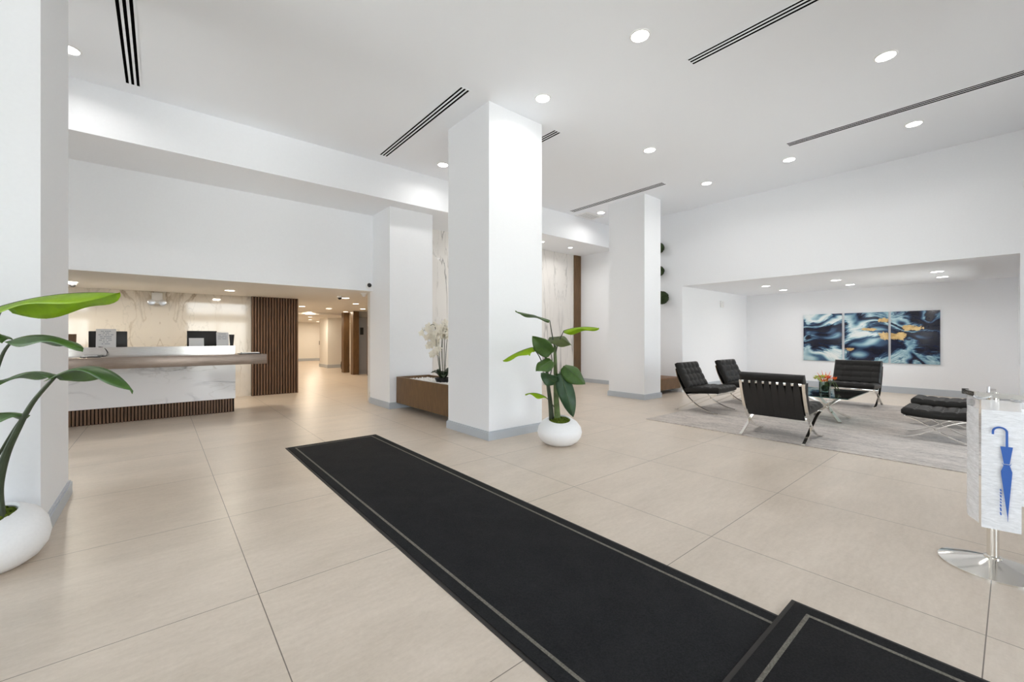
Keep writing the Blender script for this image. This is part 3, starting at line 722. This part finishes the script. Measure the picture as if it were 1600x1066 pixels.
r = empty('coffee_table', (8.30, 1.96, RZ), 'rectangular glass coffee table on a chrome starburst base', 'table')
gt = obj('glass_top', MB().box(-.70, .66, -.42, .42, .418, .430), M['tglass'], r, smooth=0)
obj('glass_rim', MB().box(-.703, -.70, -.42, .42, .418, .430).box(.66, .663, -.42, .42, .418, .430).box(-.703, .663, -.423, -.42, .418, .430).box(-.703, .663, .42, .423, .418, .430), M['tedge'], gt, smooth=0)
for a, b in ((1, 1), (1, -1), (-1, 1), (-1, -1)):
    p0 = Vector((.30 * a, .24 * b, .0)); p1 = Vector((-.30 * a, -.24 * b, .418))
    sd = (p1 - p0).cross(Vector((0, 0, 1))).normalized()
    obj('leg', MB().tube([p0 + Vector((0, 0, .012)), p1 - Vector((0, 0, .006))], 0, flat=(.05, .03, sd)), M['chrome'], r, smooth=0)
TZ = RZ + .430
r = empty('flower_vase', (8.22, 1.96, TZ), 'clear glass vase of orange and red tropical flowers on the coffee table', 'vase')
obj('vase', MB().box(-.065, .065, -.065, -.058, 0, .17).box(-.065, .065, .058, .065, 0, .17).box(-.065, -.058, -.058, .058, 0, .17).box(.058, .065, -.058, .058, 0, .17).box(-.058, .058, -.058, .058, 0, .012), M['vase'], r, smooth=0)
obj('greenery', MB().sphere((0, 0, .07), .052, 12, 8, (1, 1, 1.1)), M['orchidleaf'], r)
FC = [simple('flower_' + n, c, .5) for n, c in (('orange', srgb(226, 98, 30)), ('red', srgb(206, 40, 34)), ('cream', srgb(238, 212, 190)), ('yellow', srgb(232, 196, 70)), ('lime', srgb(188, 192, 78)))]
rnd = random.Random(3)
right = Vector((.767, -.642, 0))
for k in range(26):
    a = rnd.uniform(-1, 1); q = right * (.135 * a) + Vector((.642, .767, 0)) * rnd.uniform(-.06, .06); z = .20 + rnd.uniform(0, .085) * (1 - abs(a) * .5)
    mtl = FC[4] if a < -.45 else FC[3] if a < -.1 and rnd.random() < .7 else rnd.choice([FC[1], FC[0], FC[2], FC[1]])
    mb = MB(); c = q + Vector((0, 0, z))
    for j in range(5):
        g = 2 * math.pi * j / 5 + rnd.random(); mb.sphere(c + Vector((.018 * math.cos(g), .018 * math.sin(g), .004)), .017, 8, 6, (1, 1, 1)) if 0 else None
        o_ = MB().sphere((0, 0, 0), .020, 8, 6, (1.0, .62, .35)).xf(Matrix.Translation(c) @ Matrix.Rotation(g, 4, 'Z') @ Matrix.Rotation(-.6, 4, 'Y') @ Matrix.Translation((.018, 0, 0))); mb.add(o_.v, o_.f)
    mb.sphere(c, .010, 8, 6)
    obj('flower', mb, mtl, r)
    if k % 2 == 0: obj('stem', MB().tube([(q.x * .2, q.y * .2, .02), (q.x * .6, q.y * .6, .14), c], .003, 5), M['stemgreen'], r)
for dx_, h_, mt in ((-.10, .33, FC[0]), (-.04, .36, FC[0]), (.01, .34, FC[0]), (.07, .35, FC[0]), (-.15, .27, FC[4]), (.03, .31, FC[3])):
    b0 = right * dx_ * .4 + Vector((0, 0, .18)); t0 = right * dx_ * 1.3 + Vector((0, 0, h_))
    obj('bract', MB().tube([b0, b0.lerp(t0, .5) + Vector((0, 0, .01)), t0], .012, 7, .001), mt, r)
for dx_ in (.12, .16):
    obj('blade_leaf', MB().tube([right * .05 + Vector((0, 0, .17)), right * dx_ + Vector((0, 0, .17)), right * (dx_ + .07) + Vector((0, 0, .03))], 0, flat=(.022, .003, (.642, .767, 0))), M['stemgreen'], r)
r = empty('black_box', (8.42, 2.30, TZ), 'small black box behind the flower vase on the coffee table', 'box')
obj('body', MB().box(-.05, .05, -.045, .045, 0, .095), M['black'], r, bevel=.006)
obj('lid', MB().box(-.052, .052, -.047, .047, .095, .108), M['black'], r, bevel=.003)

# ------------------------------------------------------------------ art
for y1, y0, t in ((3.694, 2.853, 'left panel of the blue poured ink triptych, with a dark wave'), (2.80, 1.954, 'middle panel of the triptych, pale swirl with gold flecks'), (1.907, 1.073, 'right panel of the triptych, dark navy with a gold patch')):
    r = empty('wall_art', (XN, (y0 + y1) / 2, .71), t, 'picture', 'triptych on the alcove back wall'); h = (y1 - y0) / 2
    obj('canvas', MB().box(-.035, -.004, -h, h, 0, 1.235), M['art'], r, bevel=.002); obj('batten', MB().box(-.004, 0, -h + .05, h - .05, .05, 1.18), M['wood'], r, smooth=0)

# ------------------------------------------------------------------ planters
r = empty('planter_box', (3.72, 6.39, .11), 'long walnut planter box spanning from the middle column to the reception column', 'planter')
x0, x1, y0, y1, h = -.33, .35, -1.026, 1.026, .485
obj('panel', MB().box(x0, x0 + .03, y0, y1, 0, h), M['wood'], r, smooth=0); obj('panel', MB().box(x1 - .03, x1, y0, y1, 0, h), M['wood'], r, smooth=0)
obj('end_panel', MB().box(x0 + .03, x1 - .03, y0, y0 + .03, 0, h), M['wood'], r, smooth=0); obj('end_panel', MB().box(x0 + .03, x1 - .03, y1 - .03, y1, 0, h), M['wood'], r, smooth=0)
obj('bottom', MB().box(x0 + .03, x1 - .03, y0 + .03, y1 - .03, 0, .03), M['wood'], r, smooth=0)
pb = MB(); rnd = random.Random(5); pb.box(x0 + .03, x1 - .03, y0 + .03, y1 - .03, .36, .425)
for k in range(650):
    pb.sphere((rnd.uniform(x0 + .06, x1 - .06), rnd.uniform(y0 + .06, y1 - .06), .428 + rnd.uniform(0, .012)), rnd.uniform(.016, .026), 6, 4, (1, 1, .7))
tag(obj('pebbles', pb, M['pebble'], r), 'white pebbles', None, None, 'stuff')
r = empty('wooden_bench', (9.09, 5.56, .107), 'floating walnut bench between the far column and the right wall', 'bench')
obj('seat', MB().box(-.59, .61, -.36, .36, .235, .263), M['woodh'], r, bevel=.002); obj('box', MB().box(-.585, .605, -.355, .355, 0, .235), M['wood'], r, smooth=0)

# orchid
r = empty('potted_orchid', (3.80, 6.42, .536), 'white flowering orchid with dark leaves in the walnut planter', 'orchid')
obj('pot', MB().lathe([(.11, 0), (.15, .09), (.14, .09), (.10, .02)], n=24), M['black'], r)
fw = Vector((.642, .767, 0)); rnd = random.Random(11)
for k in range(11):
    a = k * 2.4; dv = Vector((math.cos(a), math.sin(a), 0)); L_ = rnd.uniform(.14, .22); b0 = dv * .04 + Vector((0, 0, .08)); t0 = dv * L_ + Vector((0, 0, rnd.uniform(.10, .26)))
    sd = dv.cross(Vector((0, 0, 1))); mb = MB(); vs = []; fs = []
    for i in range(7):
        s_ = i / 6; p = b0.lerp(t0, s_) + Vector((0, 0, .08 * math.sin(math.pi * s_) * .7)); ww = .045 * math.sin(math.pi * (s_ * .85 + .1))
        vs += [p - sd * ww, p + Vector((0, 0, -.008)), p + sd * ww]
    for i in range(6):
        for j in range(2): a_i = i * 3 + j; fs.append((a_i, a_i + 1, a_i + 4, a_i + 3))
    obj('leaf', mb.add(vs, fs), M['orchidleaf'], r, solid=.004)
def flower_mesh(c, yaw, pit, sc):
    mb = MB(); R = Matrix.Translation(c) @ Matrix.Rotation(yaw, 4, 'Z') @ Matrix.Rotation(pit, 4, 'Y')
    for j in range(5):
        g = 2 * math.pi * j / 5; q = MB().sphere((0, 0, 0), .030 * sc, 8, 6, (.16, .72, 1)).xf(R @ Matrix.Rotation(g, 4, 'X') @ Matrix.Translation((0, 0, .028 * sc))); mb.add(q.v, q.f)
    q = MB().sphere((0, 0, 0), .011 * sc, 6, 5).xf(R @ Matrix.Translation((-.012 * sc, 0, -.004))); mb.add(q.v, q.f); return mb
lft = -right
for k, (lx, hz, cx_) in enumerate(((.38, 1.00, .14), (.26, .78, .10), (.12, .96, .02), (.02, 1.02, -.05), (.20, .60, .06), (-.10, .90, -.08), (.30, .92, .02))):
    base = lft * (cx_ * .3) + fw * rnd.uniform(-.04, .04) + Vector((0, 0, .08)); top = lft * (cx_) + Vector((0, 0, hz)) + fw * rnd.uniform(-.05, .05)
    tip = lft * lx + Vector((0, 0, hz - .14)) + fw * rnd.uniform(-.06, .06)
    path = smooth_path([base, base.lerp(top, .55) + lft * .01, top, top.lerp(tip, .6) + Vector((0, 0, .03)), tip], 6)
    st = obj('stem', MB().tube(path, .006, 6, .003), M['trunk'], r)
    n_ = 9
    for q in range(n_):
        i = int(len(path) * (.46 + .52 * q / (n_ - 1))) - 1; p = path[min(i, len(path) - 1)] + Vector((rnd.uniform(-.03, .03), rnd.uniform(-.03, .03), rnd.uniform(-.045, .015)))
        obj('flower', flower_mesh(p, rnd.uniform(-.5, 1.6), rnd.uniform(-.5, .5), rnd.uniform(.9, 1.25)), M['petal'], st)

# topiary balls on the wall
rnd = random.Random(2)
for y, z, rad, t in ((5.70, 3.56, .135, 'topmost dark topiary ball on the right wall'), (5.70, 2.985, .132, 'middle dark topiary ball on the right wall'), (5.60, 2.31, .168, 'lowest and largest dark topiary ball on the right wall')):
    mb = MB(); n = 26; mm_ = 18; vs = []
    mb.sphere((0, 0, 0), rad * .93, n, mm_)
    for k in range(520):
        v = Vector((rnd.gauss(0, 1), rnd.gauss(0, 1), rnd.gauss(0, 1))).normalized(); s1 = v.orthogonal().normalized(); s1.rotate(Quaternion(v, rnd.uniform(0, 6.28))); s2 = v.cross(s1); c = v * rad * .93; l_ = rad * .13
        mb.add([c - s1 * l_ * .5, c + s1 * l_ * .5, c + v * rad * .07 + s2 * l_ * .7], [(0, 1, 2)])
    r = empty('topiary_ball', (XR - rad - .004, y, z), t, 'topiary ball', 'topiary balls on the right wall')
    obj('foliage', mb, M['topiary'], r, smooth=0); obj('mount', MB().cyl((0, 0, 0), .02, .06, 12).xf(Matrix.Translation((rad - .056, 0, 0)) @ Matrix.Rotation(math.pi / 2, 4, 'Y')), M['black'], r)

# ------------------------------------------------------------------ big potted plants
def leaf_mesh(B, T, wd, fold, roll, droop):
    B, T = Vector(B), Vector(T); a = (T - B); L_ = a.length; a.normalize()
    up = (Vector((0, 0, 1)) - a * a.z); up = up.normalized() if up.length > .05 else a.orthogonal().normalized()
    up.rotate(Quaternion(a, math.radians(roll))); sd = a.cross(up); fo = math.radians(fold); n, mm_ = 18, 8; vs = []; fs = []; rib = []
    ph = rnd.uniform(0, 6)
    for i in range(n + 1):
        s_ = i / n; c = B + a * L_ * s_ + up * (droop * 4 * s_ * (1 - s_)); w2 = wd * .5 * max(.02, math.sin(math.pi * min(1, s_ * .93 + .07)**.82))**.72 if s_ < 1 else .002
        rib.append(c + up * .001)
        for j in range(mm_ + 1):
            t = -1 + 2 * j / mm_; at = abs(t)
            p = c + sd * t * w2 * math.cos(fo * (.6 + .4 * at)) - up * at * w2 * math.sin(fo * (.6 + .4 * at)) + up * (.016 * math.sin(9 * s_ + ph + (1.3 if t > 0 else 0)) * at)
            vs.append(p)
    for i in range(n):
        for j in range(mm_): q = i * (mm_ + 1) + j; fs.append((q, q + mm_ + 1, q + mm_ + 2, q + 1))
    return MB().add(vs, fs), rib
def plant(name, loc, rad, label, leaves, stems, k, thick):
    o = empty(name, loc, label, 'potted plant'); H0 = Vector((0, 0, 1.3333)); lv = Vector(loc)
    f = lambda p: H0 + (Vector(p) - H0) * k - lv
    s = rad / .275
    pot = MB().lathe([(.12, 0), (.17, .008), (.225, .045), (.262, .10), (.275, .155), (.262, .215), (.222, .265), (.165, .30), (.135, .31), (.128, .30), (.15, .27), (.16, .24), (.10, .23), (1e-6, .23)], n=48)
    for v in pot.v:
        v.x *= s; v.y *= s
        if v.z > .15: v.z += (v.x * .642 + v.y * .767) * .22 * ((v.z - .15) / .16)
    obj('pot', pot, M['pot'], o, smooth=50)
    ms = MB().sphere((0, 0, .262), .135 * s, 20, 8, (1, 1, .42))
    for q in range(120):
        a = rnd.uniform(0, 6.28); rr = .125 * s * math.sqrt(rnd.random()); ms.sphere((rr * math.cos(a), rr * math.sin(a), .278 + .045 * (1 - rr / .14) + rnd.uniform(0, .02)), rnd.uniform(.010, .022), 6, 4)
    obj('moss', ms, M['moss'], o)
    for pts, r0, r1 in stems:
        path = smooth_path([f(p) for p in pts], 6)
        obj('stem', MB().tube(path, r0 * thick, 10, r1 * thick), M['stemgreen'] if r0 > .04 else M['trunk'], o)
    for B, T, wd, fold, roll, droop, mi in leaves:
        mb, rib = leaf_mesh(f(B), f(T), wd, fold, roll, droop)
        lf = obj('leaf', mb, LEAF[mi], o, smooth=70, solid=.0018)
        obj('midrib', MB().tube(rib[:-1], .0045, 6, .001), M['stemgreen'], lf)
    return o
A_LEAVES = [
    ((-0.657, 3.523, 1.5), (-0.152, 2.866, 1.551), 0.25, 40, -6, 0.03, 1),
    ((-0.628, 3.551, 1.312), (-0.302, 3.07, 1.274), 0.15, 38, 0, 0.05, 0),
    ((-0.644, 3.565, 1.323), (-0.859, 3.718, 1.344), 0.13, 30, 0, 0.04, 0),
    ((-0.446, 3.372, 1.116), (-0.104, 2.852, 1.062), 0.17, 35, -16, 0.09, 0),
    ((-0.432, 3.361, 1.12), (-0.729, 3.766, 1.05), 0.1, 30, 10, 0.05, 0),
    ((-0.571, 3.516, 0.901), (-0.789, 3.699, 0.862), 0.12, 35, 0, 0.03, 0),
]
A_STEMS = [
    ([(-0.686, 3.638, 0.314), (-0.694, 3.645, 0.482), (-0.661, 3.605, 0.664), (-0.606, 3.546, 0.819), (-0.536, 3.474, 0.977), (-0.44, 3.368, 1.116)], 0.026, 0.008),
    ([(-0.757, 3.712, 0.299), (-0.749, 3.705, 0.712), (-0.743, 3.673, 1.073), (-0.717, 3.613, 1.323), (-0.657, 3.523, 1.5)], 0.016, 0.007),
    ([(-0.721, 3.655, 0.318), (-0.734, 3.653, 0.649), (-0.718, 3.639, 1.004), (-0.671, 3.588, 1.224), (-0.623, 3.547, 1.316)], 0.015, 0.006),
    ([(-0.71, 3.646, 0.628), (-0.655, 3.6, 0.753), (-0.604, 3.544, 0.855), (-0.571, 3.516, 0.901)], 0.007, 0.005),
]
B_LEAVES = [
    ((3.568, 3.56, 1.532), (3.238, 3.81, 1.638), 0.19, 14, 4, 0.01, 0),
    ((3.667, 3.425, 1.409), (3.939, 3.119, 1.438), 0.2, 32, -10, 0.03, 1),
    ((3.396, 3.678, 1.212), (3.096, 3.863, 1.055), 0.2, 35, 0, 0.02, 1),
    ((3.58, 3.55, 1.135), (3.362, 3.641, 1.348), 0.22, 12, 60, -0.02, 0),
    ((3.619, 3.622, 1.326), (3.714, 3.346, 1.235), 0.24, 24, 30, 0.05, 2),
    ((3.5, 3.721, 1.225), (3.428, 3.781, 1.116), 0.13, 30, 0, 0.02, 1),
    ((3.645, 3.404, 0.994), (3.758, 3.179, 0.787), 0.25, 24, 48, 0.02, 0),
    ((3.602, 3.414, 0.913), (3.664, 3.271, 0.409), 0.22, 18, 62, 0.02, 3),
    ((3.557, 3.517, 1.06), (3.328, 3.539, 0.942), 0.2, 20, -40, 0.02, 0),
    ((3.548, 3.446, 0.802), (3.347, 3.484, 0.915), 0.17, 20, 60, 0.0, 3),
    ((3.483, 3.539, 0.625), (3.265, 3.657, 0.67), 0.15, 34, 0, 0.03, 1),
]
B_STEMS = [
    ([(3.628, 3.588, 0.328), (3.609, 3.591, 0.539), (3.571, 3.596, 0.788), (3.547, 3.604, 1.08), (3.543, 3.633, 1.31)], 0.034, 0.010),
    ([(3.653, 3.515, 0.336), (3.634, 3.518, 0.621), (3.621, 3.516, 0.928), (3.615, 3.521, 1.234)], 0.042, 0.016),
    ([(3.615, 3.521, 1.196), (3.591, 3.541, 1.349), (3.568, 3.56, 1.532)], 0.009, 0.005),
    ([(3.615, 3.521, 1.081), (3.624, 3.487, 1.234), (3.667, 3.425, 1.409)], 0.009, 0.005),
    ([(3.517, 3.628, 1.003), (3.468, 3.643, 1.112), (3.396, 3.678, 1.212)], 0.008, 0.005),
    ([(3.589, 3.581, 0.849), (3.598, 3.548, 1.004), (3.58, 3.55, 1.135)], 0.007, 0.005),
    ([(3.647, 3.468, 0.801), (3.631, 3.442, 0.91), (3.645, 3.404, 0.994)], 0.008, 0.005),
    ([(3.622, 3.528, 0.484), (3.559, 3.541, 0.565), (3.483, 3.539, 0.625)], 0.006, 0.004),
    ([(3.626, 3.511, 0.776), (3.608, 3.462, 0.857), (3.602, 3.414, 0.913)], 0.007, 0.005),
]
rnd = random.Random(9)
plant('potted_plant', (-.765, 3.78, 0), .258, 'white stone pot with tall broad leaf plant at the left edge', A_LEAVES, A_STEMS, 1.02, 1.0)
plant('potted_plant', (3.83, 3.65, 0), .277, 'broad leaf plant in a white stone pot beside the middle column', B_LEAVES, B_STEMS, 1.0416, 1.0)

# ------------------------------------------------------------------ umbrella bag stand and bags
SX, SY = 3.70, .08
r = empty('umbrella_bag_stand', (SX, SY, 0), 'chrome umbrella bag stand on a round base at the right edge', 'stand')
obj('base', MB().lathe([(.225, 0), (.225, .008), (.20, .016), (.12, .038), (.05, .055), (.03, .06)], n=56), M['chrome'], r)
obj('collar', MB().lathe([(.037, .055), (.037, .066), (.027, .07)], n=28), M['chrome'], r)
obj('pole', MB().cyl((0, 0, .06), .025, .955, 28), M['chrome'], r)
P1, P2, P3 = Vector((-.122, .100, 1.02)), Vector((-.262, .052, 1.02)), Vector((-.285, -.15, 1.02))
obj('head_bar', MB().tube([P1, P2], 0, flat=(.022, .026, (.3, -.95, 0))), M['chrome'], r, smooth=0)
obj('head_bar', MB().tube([P2, P3], 0, flat=(.022, .026, (.99, -.1, 0))), M['chrome'], r, smooth=0)
obj('neck', MB().box(-.275, .02, -.0125, .0125, 1.007, 1.033), M['chrome'], r, bevel=.003)
obj('end_cap', MB().tube([P1, P1 + (P1 - P2).normalized() * .02], 0, flat=(.024, .030, (.3, -.95, 0))), M['black'], r)
obj('screw', MB().cyl((-.2575, .01, 1.035), .006, .03, 12), M['steel'], r)
for q in (-.07, .06):
    obj('hook', MB().tube(smooth_path([(-.272, q, 1.012), (-.29, q, 1.008), (-.30, q - .01, 1.0), (-.305, q - .035, 1.004), (-.306, q - .055, 1.014)], 4), .005, 8), M['steel'], r)

def bag_mesh(wd, z0, z1, thick, seed, n=6, m_=26, taper=.0):
    """crumpled hanging film sleeve, local x across, y depth"""
    rr = random.Random(seed); vs = []; fs = []; wob = [rr.uniform(-1, 1) for _ in range(m_ + 1)]
    for sgn in (1, -1):
        for i in range(m_ + 1):
            z = z0 + (z1 - z0) * i / m_
            for j in range(n + 1):
                t = -1 + 2 * j / n
                vs.append(Vector((t * wd / 2 * (1 - taper * (1 - i / m_)), sgn * thick * (1 - t * t) * (.5 + .25 * math.sin(i * 1.7 + j)) + .0016 * wob[i] * math.cos(j * 1.3), z)))
    st = n + 1; o = len(vs) // 2
    for i in range(m_):
        for j in range(n):
            a = i * st + j; fs.append((a, a + st, a + st + 1, a + 1)); fs.append((o + a, o + a + 1, o + a + st + 1, o + a + st))
    return MB().add(vs, fs)
def bag(loc, rz, wd, z0, label, seed, pr=True, thick=.006, ztop=1.0):
    o = empty('umbrella_bag', loc, label, 'umbrella bag', 'plastic umbrella bags on the stand', rz)
    zh = ztop - .055
    obj('sleeve', bag_mesh(wd, z0, zh, thick, seed), M['film'], o, smooth=70)
    hd = MB().add([(-wd/2, 0, zh), (wd/2, 0, zh), (wd/2, 0, ztop), (-wd/2, 0, ztop), (-wd/2, .002, zh), (wd/2, .002, zh), (wd/2, .002, ztop), (-wd/2, .002, ztop)], [(0,1,2,3),(5,4,7,6),(3,2,6,7),(0,3,7,4),(1,5,6,2)])
    obj('header', hd, M['header'], o, smooth=0)
    if pr:
        y = -thick - .0035; t = .0012; mb = MB(); s_ = wd / .135
        def poly(pts):
            n = len(pts); vs = [(x * s_, y, z) for x, z in pts] + [(x * s_, y + t, z) for x, z in pts]
            mb.add(vs, [tuple(range(n)), tuple(reversed(range(n, 2 * n)))] + [(i, i + n, (i + 1) % n + n, (i + 1) % n) for i in range(n)])
        zt = .835
        arc = [(.018 - .0235 + .0235 * math.cos(a), zt - .0 + .0235 * math.sin(a)) for a in [math.pi * k / 12 for k in range(13)]]
        arc = [(.018, zt - .075)] + arc + [(-.029, zt - .014)]
        ww = .0042
        for i in range(len(arc) - 1):
            p, q = Vector((*arc[i], 0)), Vector((*arc[i + 1], 0)); nn = Vector((-(q - p).y, (q - p).x, 0)).normalized() * ww; e_ = (q - p).normalized() * .0012
            poly([tuple((p - nn - e_)[:2]), tuple((q - nn + e_)[:2]), tuple((q + nn + e_)[:2]), tuple((p + nn - e_)[:2])])
        poly([(-.004, zt - .075), (.038, zt - .075), (.027, zt - .165), (.008, zt - .165)])
        poly([(.001, zt - .158), (.006, zt - .168), (.029, zt - .168), (.034, zt - .158), (.030, zt - .172), (.005, zt - .172)])
        poly([(.008, zt - .170), (.027, zt - .170), (.036, zt - .205), (.035, zt - .225), (.022, zt - .435), (.019, zt - .435), (-.001, zt - .225), (-.002, zt - .205)])
        poly([(.0195, zt - .43), (.0225, zt - .43), (.0215, zt - .465), (.0205, zt - .465)])
        rr = random.Random(4); z = zt - .30
        while z > zt - .44:
            h_ = rr.uniform(.008, .018); poly([(-.006, z), (-.001, z), (.001, z - h_), (-.004, z - h_)]); z -= h_ + .006
        obj('umbrella_print', mb, M['blue'], o, smooth=0)
    return o
bag((3.395, .045, 0), math.radians(-80), .140, .315, 'front umbrella bag printed with a blue umbrella, facing the room', 1)
bag((3.485, .150, 0), math.radians(198), .17, .325, 'clear umbrella bag seen edge on at the left of the stand', 2, False, .012)
bag((3.62, -.075, 0), math.radians(-40), .16, .42, 'blue printed umbrella bag at the picture edge behind the front bag', 3, True)
